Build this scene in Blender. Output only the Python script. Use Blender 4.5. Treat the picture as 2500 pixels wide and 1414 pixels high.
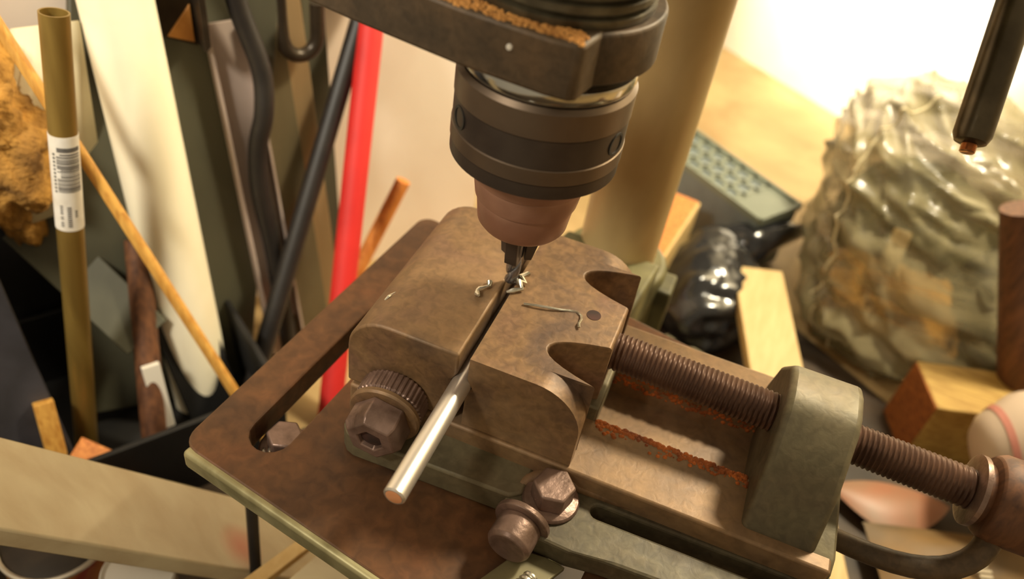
import bpy, bmesh, math, random
from mathutils import Vector, Matrix, noise, Quaternion

for o in list(bpy.data.objects):
    bpy.data.objects.remove(o)
scene = bpy.context.scene
random.seed(7)
MM = 0.001

# ------------------------------------------------------------------ camera
cam_data = bpy.data.cameras.new('camera')
cam = bpy.data.objects.new('camera', cam_data)
scene.collection.objects.link(cam)
cam_data.sensor_width = 36.0
cam_data.lens = 2000.0 / 2500.0 * 36.0
cam_data.clip_start = 0.01
cam_data.clip_end = 20
# columns: camera right, up, back expressed in the world (x along the vise screw, y along the jaws, z up)
CR = Vector((0.9252, 0.3558, 0.1317)).normalized()
CB = Vector((0.1866, -0.7290, 0.6586)).normalized()
CU = CB.cross(CR).normalized()
CR = CU.cross(CB).normalized()
m = Matrix((CR, CU, CB)).transposed().to_4x4()
m.translation = Vector((0.05475, -0.21046, 0.23732))
cam.matrix_world = m
cam_data.dof.use_dof = True
cam_data.dof.focus_distance = 0.265
cam_data.dof.aperture_fstop = 8.0
scene.camera = cam

# ------------------------------------------------------------------ world, lamps, exposure
w = bpy.data.worlds.new('room')
scene.world = w
w.use_nodes = True
w.node_tree.nodes['Background'].inputs[0].default_value = (1.0, 0.80, 0.52, 1)
w.node_tree.nodes['Background'].inputs[1].default_value = 0.40


def lamp(name, kind, loc, target, power, col, size=0.1, angle=None, blend=0.3):
    d = bpy.data.lights.new(name, kind)
    d.energy = power
    d.color = col
    if kind == 'AREA':
        d.shape = 'DISK'
        d.size = size
    else:
        d.shadow_soft_size = size
    if kind == 'SPOT':
        d.spot_size = math.radians(angle)
        d.spot_blend = blend
    o = bpy.data.objects.new(name, d)
    scene.collection.objects.link(o)
    o.location = loc
    o.rotation_euler = (Vector(target) - Vector(loc)).to_track_quat('-Z', 'Y').to_euler()
    return o


# bench lamp shining down onto the rear wall, and the room lamp over the bench
lamp('bench_lamp', 'SPOT', (0.033, 0.46, 0.15), (0.15, 0.67, 0.04), 16, (1.0, 0.93, 0.78), 0.03, 74, 0.5)
lamp('shelf_lamp', 'POINT', (0.27, 0.40, 0.56), (0, 0, 0), 25, (1.0, 0.88, 0.64), 0.05)
lamp('wall_lamp', 'SPOT', (-0.28, -0.42, 0.52), (-0.175, 0.15, 0.0), 25, (1.0, 0.92, 0.76), 0.06, 47, 1.0)
scene.view_settings.view_transform = 'Standard'
scene.view_settings.look = 'None'
scene.view_settings.exposure = 0.0
scene.view_settings.gamma = 1.0
scene.view_settings.use_curve_mapping = False


# ------------------------------------------------------------------ materials
def lin(c):
    return tuple(((x / 255) / 12.92 if x / 255 <= 0.04045 else ((x / 255 + 0.055) / 1.055) ** 2.4) for x in c)


def mk(name, c1, c2=None, rough=0.5, metal=0.0, scale=60, stretch=(1, 1, 1), bump=0.0, bscale=None, contrast=(0.35, 0.65),
       detail=5, spec=0.5, wave=None, coat=0.0, dist=1.0):
    mt = bpy.data.materials.new(name)
    mt.use_nodes = True
    nt = mt.node_tree
    b = nt.nodes['Principled BSDF']
    b.inputs['Roughness'].default_value = rough
    b.inputs['Metallic'].default_value = metal
    b.inputs['Specular IOR Level'].default_value = spec
    b.inputs['Coat Weight'].default_value = coat
    c1 = lin(c1)
    c2 = lin(c2) if c2 else tuple(x * 0.7 for x in c1)
    tc = nt.nodes.new('ShaderNodeTexCoord')
    mp = nt.nodes.new('ShaderNodeMapping')
    mp.inputs['Scale'].default_value = stretch
    nt.links.new(tc.outputs['Object'], mp.inputs[0])
    nz = nt.nodes.new('ShaderNodeTexNoise')
    nz.inputs['Scale'].default_value = scale
    nz.inputs['Detail'].default_value = detail
    nz.inputs['Distortion'].default_value = 0.4
    nt.links.new(mp.outputs[0], nz.inputs['Vector'])
    src = nz.outputs['Fac']
    if wave:
        wv = nt.nodes.new('ShaderNodeTexWave')
        wv.inputs['Scale'].default_value = wave
        wv.inputs['Distortion'].default_value = 6
        wv.inputs['Detail'].default_value = 2
        nt.links.new(mp.outputs[0], wv.inputs['Vector'])
        src = wv.outputs['Fac']
    rp = nt.nodes.new('ShaderNodeValToRGB')
    rp.color_ramp.elements[0].position = contrast[0]
    rp.color_ramp.elements[1].position = contrast[1]
    rp.color_ramp.elements[0].color = (*c1, 1)
    rp.color_ramp.elements[1].color = (*c2, 1)
    nt.links.new(src, rp.inputs[0])
    nt.links.new(rp.outputs[0], b.inputs['Base Color'])
    if bump:
        nb = nt.nodes.new('ShaderNodeTexNoise')
        nb.inputs['Scale'].default_value = bscale or scale * 4
        nb.inputs['Detail'].default_value = 4
        nt.links.new(mp.outputs[0], nb.inputs['Vector'])
        bp = nt.nodes.new('ShaderNodeBump')
        bp.inputs['Strength'].default_value = bump
        bp.inputs['Distance'].default_value = 0.001 * dist
        nt.links.new(nb.outputs['Fac'], bp.inputs['Height'])
        nt.links.new(bp.outputs[0], b.inputs['Normal'])
    return mt


def aged(name, cols, rough, metal, scale, wear, bump=0.12, edge=0.55):
    """patchy old iron: three colours in cloudy patches, fine specks, lighter worn edges"""
    mt = bpy.data.materials.new(name)
    mt.use_nodes = True
    nt = mt.node_tree
    b = nt.nodes['Principled BSDF']
    b.inputs['Metallic'].default_value = metal
    tc = nt.nodes.new('ShaderNodeTexCoord')

    def nz(sc, det=5, dis=0.6):
        n = nt.nodes.new('ShaderNodeTexNoise')
        n.inputs['Scale'].default_value = sc
        n.inputs['Detail'].default_value = det
        n.inputs['Distortion'].default_value = dis
        nt.links.new(tc.outputs['Object'], n.inputs['Vector'])
        return n
    n1, n2, n3 = nz(scale), nz(scale * 9, 6), nz(scale * 3.2, 4)
    rp = nt.nodes.new('ShaderNodeValToRGB')
    e = rp.color_ramp.elements
    e[0].position, e[1].position = 0.32, 0.68
    e[0].color, e[1].color = (*lin(cols[0]), 1), (*lin(cols[2]), 1)
    em = e.new(0.5)
    em.color = (*lin(cols[1]), 1)
    nt.links.new(n1.outputs['Fac'], rp.inputs[0])
    sp = nt.nodes.new('ShaderNodeMapRange')
    sp.inputs[1].default_value, sp.inputs[2].default_value = 0.35, 0.7
    sp.inputs[3].default_value, sp.inputs[4].default_value = 0.72, 1.18
    nt.links.new(n2.outputs['Fac'], sp.inputs[0])
    mu = nt.nodes.new('ShaderNodeMix')
    mu.data_type = 'RGBA'
    mu.blend_type = 'MULTIPLY'
    mu.inputs[0].default_value = 1.0
    nt.links.new(rp.outputs[0], mu.inputs[6])
    nt.links.new(sp.outputs[0], mu.inputs[7])
    ge = nt.nodes.new('ShaderNodeNewGeometry')
    pm = nt.nodes.new('ShaderNodeMapRange')
    pm.inputs[1].default_value, pm.inputs[2].default_value = 0.53, 0.62
    nt.links.new(ge.outputs['Pointiness'], pm.inputs[0])
    pm2 = nt.nodes.new('ShaderNodeMath')
    pm2.operation = 'MULTIPLY'
    nt.links.new(pm.outputs[0], pm2.inputs[0])
    nt.links.new(n3.outputs['Fac'], pm2.inputs[1])
    pm3 = nt.nodes.new('ShaderNodeMath')
    pm3.operation = 'MULTIPLY'
    pm3.use_clamp = True
    pm3.inputs[1].default_value = edge * 2
    nt.links.new(pm2.outputs[0], pm3.inputs[0])
    mx = nt.nodes.new('ShaderNodeMix')
    mx.data_type = 'RGBA'
    nt.links.new(pm3.outputs[0], mx.inputs[0])
    nt.links.new(mu.outputs[2], mx.inputs[6])
    mx.inputs[7].default_value = (*lin(wear), 1)
    nt.links.new(mx.outputs[2], b.inputs['Base Color'])
    rr = nt.nodes.new('ShaderNodeMapRange')
    rr.inputs[3].default_value, rr.inputs[4].default_value = rough - 0.12, rough + 0.14
    nt.links.new(n3.outputs['Fac'], rr.inputs[0])
    nt.links.new(rr.outputs[0], b.inputs['Roughness'])
    bp = nt.nodes.new('ShaderNodeBump')
    bp.inputs['Strength'].default_value = bump
    bp.inputs['Distance'].default_value = 0.001
    nt.links.new(n2.outputs['Fac'], bp.inputs['Height'])
    nt.links.new(bp.outputs[0], b.inputs['Normal'])
    return mt


M = {}
M['bench'] = mk('bench_wood', (188, 160, 110), (158, 128, 82), 0.6, 0, 14, (1, 1, 1), 0.1, 90)
M['mat'] = mk('dark_mat', (74, 56, 36), (46, 36, 24), 0.6, 0, 30, bump=0.2)
M['wall'] = mk('painted_wall', (242, 230, 216), (230, 214, 198), 0.6, 0, 9, bump=0.05, bscale=200)
M['backwall'] = mk('rear_wall_paint', (245, 236, 215), (235, 222, 196), 0.6, 0, 9)
M['vise'] = aged('vise_cast_iron', ((112, 82, 62), (126, 96, 64), (92, 70, 54)), 0.5, 0.25, 38, (190, 156, 116))
M['vise_grey'] = aged('vise_grey_iron', ((100, 86, 66), (92, 84, 64), (76, 66, 50)), 0.52, 0.25, 34, (160, 148, 112))
M['vise_rust'] = mk('vise_rust', (206, 112, 44), (128, 66, 28), 0.85, 0, 160, bump=0.8, bscale=500)
M['screw'] = mk('screw_steel', (98, 70, 54), (74, 50, 38), 0.5, 0.4, 90, bump=0.1)
M['bolt'] = mk('bolt_steel', (146, 120, 108), (104, 82, 70), 0.38, 0.5, 110, bump=0.2)
M['bolt_dark'] = mk('dark_bolt_steel', (92, 80, 78), (60, 52, 48), 0.4, 0.5, 110, bump=0.2)
M['hole'] = mk('hole_grime', (70, 38, 28), (44, 26, 18), 0.8, 0, 200)  # dark red-brown for the pin top and the bolt dimple
M['table'] = aged('table_cast_iron', ((114, 72, 42), (100, 66, 38), (78, 52, 32)), 0.5, 0.2, 24, (150, 128, 92), 0.08, 0.4)
M['table_edge'] = mk('table_bare_edge', (190, 182, 140), (150, 142, 104), 0.4, 0.5, 80)
M['black_iron'] = aged('black_iron', ((92, 72, 50), (80, 64, 46), (58, 48, 36)), 0.55, 0.2, 45, (140, 112, 76), 0.15, 0.4)
M['dust'] = mk('sawdust', (216, 156, 84), (170, 116, 56), 0.95, 0, 220, bump=1.0, bscale=600)
M['quill'] = mk('quill_steel', (104, 96, 76), (66, 58, 42), 0.4, 0.5, 120)
M['column'] = mk('column_steel', (188, 164, 116), (158, 132, 86), 0.42, 0.3, 22, (1, 1, 0.4))
M['olive'] = mk('olive_paint', (110, 104, 66), (70, 66, 40), 0.5, 0.1, 45, bump=0.15)
M['chuck'] = mk('chuck_steel', (114, 98, 82), (100, 84, 70), 0.42, 0.75, 40)
M['chuck_dark'] = mk('chuck_dark_steel', (84, 74, 66), (70, 60, 54), 0.45, 0.7, 60)
M['chrome'] = mk('chuck_chrome', (205, 205, 200), (180, 182, 182), 0.16, 1.0, 40)
M['nose'] = mk('chuck_nose', (164, 124, 102), (140, 100, 80), 0.42, 0.35, 40)
M['drill'] = mk('drill_steel', (150, 150, 156), (110, 108, 110), 0.25, 0.9, 60)
M['alu'] = mk('aluminium_rod', (236, 230, 222), (222, 216, 206), 0.36, 0.85, 200, (1, 0.05, 1))
M['copper'] = mk('copper_face', (246, 176, 128), (232, 158, 108), 0.5, 0.1, 200)  # warm light on the rod's cut end, painted as a peach colour
M['swarf'] = mk('swarf', (225, 220, 205), (190, 182, 160), 0.25, 0.85, 300)
M['brass'] = mk('brass', (158, 130, 66), (128, 102, 48), 0.38, 0.5, 60, (1, 1, 0.2))
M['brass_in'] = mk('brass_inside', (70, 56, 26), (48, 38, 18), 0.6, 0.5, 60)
M['label'] = mk('paper_label', (226, 220, 210), (214, 206, 192), 0.6, 0, 120)
M['print'] = mk('label_print', (88, 84, 80), (104, 100, 96), 0.7, 0, 200)
M['pvc'] = mk('white_plastic_pipe', (248, 240, 214), (240, 230, 200), 0.4, 0, 20)
M['yellow_wood'] = mk('yellow_wood', (222, 170, 84), (188, 132, 56), 0.55, 0, 60, (6, 6, 0.6))
M['orange_wood'] = mk('orange_wood', (222, 142, 66), (182, 102, 38), 0.55, 0, 60, (6, 6, 0.6))
M['pale_wood'] = mk('pale_wood', (212, 182, 124), (200, 168, 108), 0.55, 0, 30, (8, 1, 8))
M['brown_wood'] = mk('brown_wood', (112, 72, 44), (76, 46, 28), 0.6, 0, 60, (6, 6, 0.8))
M['red'] = mk('red_plastic', (206, 38, 32), (190, 30, 26), 0.6, 0, 30)
M['black'] = mk('black_rubber', (36, 31, 27), (26, 22, 20), 0.5, 0, 60)
M['black_gloss'] = mk('black_plastic_film', (40, 40, 42), (26, 26, 28), 0.18, 0, 60, coat=0.4)
M['bin'] = mk('black_bin_plastic', (30, 28, 26), (20, 19, 18), 0.55, 0, 40)
M['slate'] = mk('slate_panel', (62, 60, 66), (46, 44, 48), 0.6, 0, 40)
M['grey_alu'] = mk('grey_aluminium', (190, 172, 162), (166, 148, 136), 0.45, 0.15, 30, (1, 1, 0.2))
M['olive_steel'] = mk('olive_steel_bar', (124, 112, 84), (98, 88, 64), 0.45, 0.4, 24, (1, 1, 0.3))
M['tan_steel'] = mk('tan_steel_bar', (172, 146, 108), (146, 120, 84), 0.42, 0.4, 24, (1, 1, 0.3))
M['dark_board'] = mk('dark_green_board', (88, 86, 68), (62, 60, 46), 0.6, 0, 18, (1, 1, 0.4))
M['angle'] = mk('dark_angle_iron', (64, 54, 42), (44, 36, 28), 0.35, 0.5, 60)
M['amber'] = mk('amber_varnish', (200, 140, 72), (170, 112, 52), 0.35, 0, 60)  # amber triangle inside the angle iron end
M['fibre'] = mk('coarse_fibre', (198, 146, 66), (120, 84, 36), 0.95, 0, 42, bump=1.0, bscale=240, dist=3)
M['white_sheet'] = mk('white_sheet', (226, 214, 178), (208, 194, 156), 0.5, 0, 20)
M['board'] = mk('pale_board', (204, 188, 152), (188, 168, 132), 0.55, 0, 22, (1, 3, 3))
M['board_stained'] = mk('stained_board', (204, 188, 152), (188, 168, 132), 0.55, 0, 22, (1, 3, 3))  # pale board with one soft red spot
_nt = M['board_stained'].node_tree
_tc = [n for n in _nt.nodes if n.type == 'TEX_COORD'][0]
_rp = [n for n in _nt.nodes if n.type == 'VALTORGB'][0]
_ds = _nt.nodes.new('ShaderNodeVectorMath')
_ds.operation = 'DISTANCE'
_ds.name = 'stain'
_nt.links.new(_tc.outputs['Object'], _ds.inputs[0])
_mr = _nt.nodes.new('ShaderNodeMapRange')
_mr.inputs[1].default_value = 0.002
_mr.inputs[2].default_value = 0.014
_mr.inputs[3].default_value = 0.6
_mr.inputs[4].default_value = 0.0
_nt.links.new(_ds.outputs['Value'], _mr.inputs[0])
_mx = _nt.nodes.new('ShaderNodeMix')
_mx.data_type = 'RGBA'
_nt.links.new(_mr.outputs[0], _mx.inputs[0])
_nt.links.new(_rp.outputs[0], _mx.inputs[6])
_mx.inputs[7].default_value = (*lin((206, 70, 52)), 1)
_nt.links.new(_mx.outputs[2], _nt.nodes['Principled BSDF'].inputs['Base Color'])
M['tray'] = mk('grey_blue_plastic', (116, 126, 124), (104, 112, 112), 0.5, 0, 30)
M['tray_top'] = mk('grey_green_plastic', (124, 130, 112), (114, 120, 104), 0.5, 0, 30)
M['pink'] = mk('pink_brown_plastic', (162, 108, 80), (140, 116, 92), 0.45, 0, 22)
M['bottle'] = mk('white_bottle_plastic', (206, 186, 166), (196, 174, 152), 0.42, 0, 20)
M['pinkband'] = mk('pink_band', (206, 140, 126), (196, 128, 112), 0.45, 0, 40)
M['packet'] = mk('tan_packet', (128, 98, 56), (92, 76, 52), 0.6, 0, 18)
M['packet_print'] = mk('packet_print', (196, 182, 156), (180, 164, 136), 0.6, 0, 60)
M['tin'] = mk('tin_rim', (232, 222, 206), (214, 202, 182), 0.3, 0.7, 60)
M['tin_label'] = mk('tin_label', (176, 120, 58), (128, 48, 38), 0.5, 0, 30, contrast=(0.45, 0.58))
M['tin_in'] = mk('tin_inside', (60, 50, 40), (40, 34, 28), 0.5, 0.3, 60)
M['white_cup'] = mk('white_cup', (222, 216, 204), (210, 202, 188), 0.5, 0, 20)
M['strip'] = mk('grey_green_strip', (128, 120, 88), (100, 92, 64), 0.5, 0.3, 60)
M['pine'] = mk('pine', (190, 156, 82), (158, 122, 56), 0.6, 0, 50, (1, 7, 7))
M['endgrain'] = mk('orange_end_grain', (168, 98, 38), (124, 68, 24), 0.75, 0, 90, (6, 1, 6))
M['thread_copper'] = mk('bright_thread', (220, 180, 140), (190, 140, 100), 0.25, 0.9, 80)
M['lever'] = mk('dark_lever_steel', (92, 82, 64), (66, 58, 44), 0.3, 0.8, 50)


def film(name, tint, opacity, streak=22):
    mt = bpy.data.materials.new(name)
    mt.use_nodes = True
    nt = mt.node_tree
    b = nt.nodes['Principled BSDF']
    b.inputs['Base Color'].default_value = (*lin(tint), 1)
    b.inputs['Roughness'].default_value = 0.28
    b.inputs['Coat Weight'].default_value = 0.3
    tr = nt.nodes.new('ShaderNodeBsdfTransparent')
    mix = nt.nodes.new('ShaderNodeMixShader')
    tc = nt.nodes.new('ShaderNodeTexCoord')
    mp = nt.nodes.new('ShaderNodeMapping')
    mp.inputs['Scale'].default_value = (0.6, 1.2, 4.0)
    mp.inputs['Rotation'].default_value = (0.2, 0.5, 0.6)
    nz = nt.nodes.new('ShaderNodeTexNoise')
    nz.inputs['Scale'].default_value = streak
    nz.inputs['Detail'].default_value = 5
    nz.inputs['Distortion'].default_value = 1.2
    rp = nt.nodes.new('ShaderNodeMapRange')
    rp.inputs[1].default_value = 0.3
    rp.inputs[2].default_value = 0.72
    rp.inputs[3].default_value = opacity * 0.35
    rp.inputs[4].default_value = min(1, opacity * 1.5)
    out = nt.nodes['Material Output']
    nt.links.new(tc.outputs['Object'], mp.inputs[0])
    nt.links.new(mp.outputs[0], nz.inputs['Vector'])
    nt.links.new(nz.outputs['Fac'], rp.inputs[0])
    nt.links.new(rp.outputs[0], mix.inputs[0])
    nt.links.new(tr.outputs[0], mix.inputs[1])
    nt.links.new(b.outputs[0], mix.inputs[2])
    nt.links.new(mix.outputs[0], out.inputs[0])
    return mt


M['film'] = film('clear_film', (150, 140, 106), 0.66, 14)
M['film_thin'] = film('clear_film_scrap', (206, 196, 160), 0.5, 60)

# ------------------------------------------------------------------ mesh builder (millimetres, world axes)
OFF = {}


class MB:
    def __init__(self):
        self.v = []
        self.f = []

    def add(self, vs, fs):
        k = len(self.v)
        self.v += [Vector(p) for p in vs]
        self.f += [tuple(i + k for i in f) for f in fs]
        return self

    def box(self, x0, x1, y0, y1, z0, z1):
        vs = [(x, y, z) for z in (z0, z1) for y in (y0, y1) for x in (x0, x1)]
        return self.add(vs, [(0, 2, 3, 1), (4, 5, 7, 6), (0, 1, 5, 4), (2, 6, 7, 3), (0, 4, 6, 2), (1, 3, 7, 5)])

    def obox(self, c, ax, ay, az, sx, sy, sz):
        c, ax, ay, az = Vector(c), Vector(ax).normalized(), Vector(ay).normalized(), Vector(az).normalized()
        vs = [c + ax * sx * i / 2 + ay * sy * j / 2 + az * sz * k / 2 for k in (-1, 1) for j in (-1, 1) for i in (-1, 1)]
        return self.add(vs, [(0, 2, 3, 1), (4, 5, 7, 6), (0, 1, 5, 4), (2, 6, 7, 3), (0, 4, 6, 2), (1, 3, 7, 5)])

    def prism(self, poly, axis, lo, hi):
        """poly in the plane of the two other axes (in x,y,z order), extruded along axis"""
        def pt(a, b, h):
            return {'x': (h, a, b), 'y': (a, h, b), 'z': (a, b, h)}[axis]
        n = len(poly)
        vs = [pt(a, b, lo) for a, b in poly] + [pt(a, b, hi) for a, b in poly]
        fs = [tuple(range(n))[::-1], tuple(range(n, 2 * n))] + [(i, (i + 1) % n, n + (i + 1) % n, n + i) for i in range(n)]
        return self.add(vs, fs)

    def lathe(self, prof, o, d=(0, 0, 1), n=40, cap=True, teeth=0, tooth=0.0):
        o, d = Vector(o), Vector(d).normalized()
        a = d.orthogonal().normalized()
        b = d.cross(a)
        k = len(self.v)
        for r, h in prof:
            for i in range(n):
                t = 2 * math.pi * i / n
                rr = r * (1 + (tooth if teeth and (i * teeth * 2 // n) % 2 else 0))
                self.v.append(o + d * h + (a * math.cos(t) + b * math.sin(t)) * rr)
        for j in range(len(prof) - 1):
            for i in range(n):
                i2 = (i + 1) % n
                self.f.append((k + j * n + i, k + j * n + i2, k + (j + 1) * n + i2, k + (j + 1) * n + i))
        if cap:
            self.f.append(tuple(k + i for i in range(n))[::-1])
            self.f.append(tuple(k + (len(prof) - 1) * n + i for i in range(n)))
        return self

    def tube(self, pts, r, n=14, cap=True):
        pts = [Vector(p) for p in pts]
        rs = r if isinstance(r, (list, tuple)) else [r] * len(pts)
        k = len(self.v)
        up = None
        for j, p in enumerate(pts):
            t = (pts[min(j + 1, len(pts) - 1)] - pts[max(j - 1, 0)]).normalized()
            if up is None:
                up = t.orthogonal().normalized()
            up = (up - t * up.dot(t)).normalized()
            b = t.cross(up)
            for i in range(n):
                a = 2 * math.pi * i / n
                self.v.append(p + (up * math.cos(a) + b * math.sin(a)) * rs[j])
        for j in range(len(pts) - 1):
            for i in range(n):
                i2 = (i + 1) % n
                self.f.append((k + j * n + i, k + j * n + i2, k + (j + 1) * n + i2, k + (j + 1) * n + i))
        if cap:
            self.f.append(tuple(k + i for i in range(n))[::-1])
            self.f.append(tuple(k + (len(pts) - 1) * n + i for i in range(n)))
        return self

    def pipe(self, a, b, ro, ri, n=36):
        """hollow tube from a to b"""
        a, b = Vector(a), Vector(b)
        L = (b - a).length
        prof = [(ri, 0), (ro, 0), (ro, L), (ri, L), (ri, 0)]
        return self.lathe(prof, a, b - a, n, cap=False)

    def build(self, name, mat, parent=None, bevel=0.0, smooth=40, seg=2):
        off = OFF.get(parent.name) if parent else None
        if off is None:
            xs = [p.x for p in self.v]
            ys = [p.y for p in self.v]
            off = Vector(((min(xs) + max(xs)) / 2, (min(ys) + max(ys)) / 2, min(p.z for p in self.v)))
        me = bpy.data.meshes.new(name)
        me.from_pydata([tuple((p - off) * MM) for p in self.v], [], self.f)
        bm = bmesh.new()
        bm.from_mesh(me)
        bmesh.ops.remove_doubles(bm, verts=bm.verts, dist=1e-6)
        bmesh.ops.recalc_face_normals(bm, faces=bm.faces)
        bm.to_mesh(me)
        bm.free()
        me.materials.append(M[mat])
        o = bpy.data.objects.new(name, me)
        scene.collection.objects.link(o)
        if parent:
            o.parent = parent
        else:
            o.location = off * MM
        OFF[o.name] = off
        if smooth:
            for p in me.polygons:
                p.use_smooth = True
            me.set_sharp_from_angle(angle=math.radians(smooth))
        if bevel:
            bv = o.modifiers.new('bevel', 'BEVEL')
            bv.width = bevel * MM
            bv.segments = seg
            bv.limit_method = 'ANGLE'
            bv.angle_limit = math.radians(35)
            bv.harden_normals = False
        return o


def thing(name, label, cat, base, group=None):
    o = bpy.data.objects.new(name, None)
    o.empty_display_size = 0.01
    scene.collection.objects.link(o)
    o.location = Vector(base) * MM
    OFF[o.name] = Vector(base)
    return tag(o, label, cat, group)


def tag(o, label, cat, group=None):
    o['label'] = label
    o['category'] = cat
    if group:
        o['group'] = group
    return o


def struct(o):
    o['kind'] = 'structure'
    return o


def plate(name, outer, holes, z0, z1, mat, parent=None, bevel=0.0):
    """flat plate with holes (outlines in x,y), as one mesh"""
    off = OFF[parent.name] if parent else Vector((0, 0, 0))
    bm = bmesh.new()
    for loop in [outer] + holes:
        vs = [bm.verts.new(((x - off.x) * MM, (y - off.y) * MM, (z0 - off.z) * MM)) for x, y in loop]
        for i in range(len(vs)):
            bm.edges.new((vs[i], vs[(i + 1) % len(vs)]))
    bmesh.ops.triangle_fill(bm, use_beauty=True, use_dissolve=True, edges=bm.edges[:])
    g = bmesh.ops.extrude_face_region(bm, geom=bm.faces[:])
    bmesh.ops.translate(bm, vec=(0, 0, (z1 - z0) * MM), verts=[v for v in g['geom'] if isinstance(v, bmesh.types.BMVert)])
    bmesh.ops.recalc_face_normals(bm, faces=bm.faces)
    me = bpy.data.meshes.new(name)
    bm.to_mesh(me)
    bm.free()
    me.materials.append(M[mat])
    o = bpy.data.objects.new(name, me)
    scene.collection.objects.link(o)
    if parent:
        o.parent = parent
    OFF[o.name] = off
    if bevel:
        bv = o.modifiers.new('bevel', 'BEVEL')
        bv.width = bevel * MM
        bv.segments = 2
        bv.limit_method = 'ANGLE'
        bv.angle_limit = math.radians(60)
    return o


def arc(cx, cy, r, a0, a1, n=8):
    return [(cx + r * math.cos(math.radians(a0 + (a1 - a0) * i / n)), cy + r * math.sin(math.radians(a0 + (a1 - a0) * i / n))) for i in range(n + 1)]


def slot_outline(ax, ay, bx, by, r):
    a = math.degrees(math.atan2(by - ay, bx - ax))
    return arc(bx, by, r, a - 90, a + 90, 8) + arc(ax, ay, r, a + 90, a + 270, 8)


def hexagon(cx, cy, r, rot=0):
    return [(cx + r * math.cos(math.radians(60 * i + rot)), cy + r * math.sin(math.radians(60 * i + rot))) for i in range(6)]


UX = Vector((0.829, -0.559, 0))      # along the bench
VY = Vector((0.559, 0.829, 0))       # towards the rear wall


def uv(u, v, z):
    return UX * u + VY * v + Vector((0, 0, z))


ZB = -160.0                          # bench top

# ================================================================== setting
mb = MB()
mb.obox(uv(300, 120, ZB - 15), UX, VY, (0, 0, 1), 2200, 1040, 30)
struct(mb.build('floor', 'bench', smooth=0))
mb = MB()
mb.obox(uv(300, 655, 320), UX, VY, (0, 0, 1), 2200, 30, 960)
struct(mb.build('wall_back', 'backwall', smooth=0))
mb = MB()
mb.obox(uv(-257, -115, 120), UX, VY, (0, 0, 1), 14, 570, 560)
struct(mb.build('wall_left', 'wall', smooth=0))

mb = MB()
mb.obox(uv(130, -25, ZB + 0.9), UX, VY, (0, 0, 1), 520, 700, 1.4)
tag(mb.build('bench_mat', 'mat', None, 0.3), 'dark brown rubber mat covering the bench under the drill press', 'mat')
ZB += 1.8

# ================================================================== drill press
CX, CY, CRD = 19.0, 131.0, 20.0
press = thing('drill_press', 'old bench drill press with dark collar, steel chuck and slotted rusty brown table', 'drill press', (CX, CY, ZB))
mb = MB()
mb.obox((CX - 12, CY - 40, ZB + 6), UX, VY, (0, 0, 1), 130, 190, 12)
mb.lathe([(38, ZB + 12), (30, ZB + 30), (26, ZB + 34)], (CX, CY, 0))
mb.build('base', 'olive', press, 2)
mb = MB()
mb.lathe([(CRD, ZB + 10), (CRD, 330)], (CX, CY, 0), n=64)
mb.build('column', 'column', press)
# table carrier: split collar and arm under the table
mb = MB()
mb.lathe([(26, -66), (28, -63), (28, -26), (26, -23)], (CX, CY, 0), n=48)
mb.prism([(CX + 24, CY - 10), (CX - 26, CY - 6), (-30, 40), (-22, -30), (24, -34), (34, 40)], 'z', -46, -13.2)
mb.box(CX + 22, CX + 34, CY - 9, CY + 9, -58, -30)
mb.build('table_bracket', 'olive', press, 1.5)
# table
tx = Vector((math.cos(math.radians(-10.5)), math.sin(math.radians(-10.5))))
ty = Vector((math.cos(math.radians(84.3)), math.sin(math.radians(84.3))))
T0 = Vector((-85.0, -77.5))


def tp(a, b):
    p = T0 + tx * a + ty * b
    return (p.x, p.y)


TL_, TW_ = 160.0, 157.0
rc = 7
outer = []
for (a, b, a0) in ((rc, rc, 180), (TW_ - rc, rc, 270), (TW_ - rc, TL_ - rc, 0), (rc, TL_ - rc, 90)):
    for i in range(7):
        t = math.radians(a0 + 90 * i / 6)
        outer.append(tp(a + rc * math.cos(t), b + rc * math.sin(t)))


def tslot(a0, b0, a1, b1, r):
    p, q = tp(a0, b0), tp(a1, b1)
    return slot_outline(p[0], p[1], q[0], q[1], r)


holes = [tslot(23.5, 21, 23.5, 90, 7.6), tslot(19.5, 146, 19.5, 153, 5.2), tslot(TW_ - 23, 20, TW_ - 23, 92, 6.5)]
holes.append(slot_outline(-6, 2, 6, 2, 7))
tb = plate('table', outer, holes, -11, 0, 'table', press, 0.8)
# bare metal front edge of the table
mb = MB()
e0, e1 = tp(2.2, 1.2), tp(TW_ - 2.2, 1.2)
dx = Vector((e1[0] - e0[0], e1[1] - e0[1], 0)).normalized()
mb.obox(((e0[0] + e1[0]) / 2, (e0[1] + e1[1]) / 2 - 1.4, -4.6), dx, dx.cross(Vector((0, 0, 1))), (0, 0, 1), TW_ - 6, 4.4, 8.4)
mb.build('edge_strip', 'table_edge', tb, 1.6, seg=3)
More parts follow.
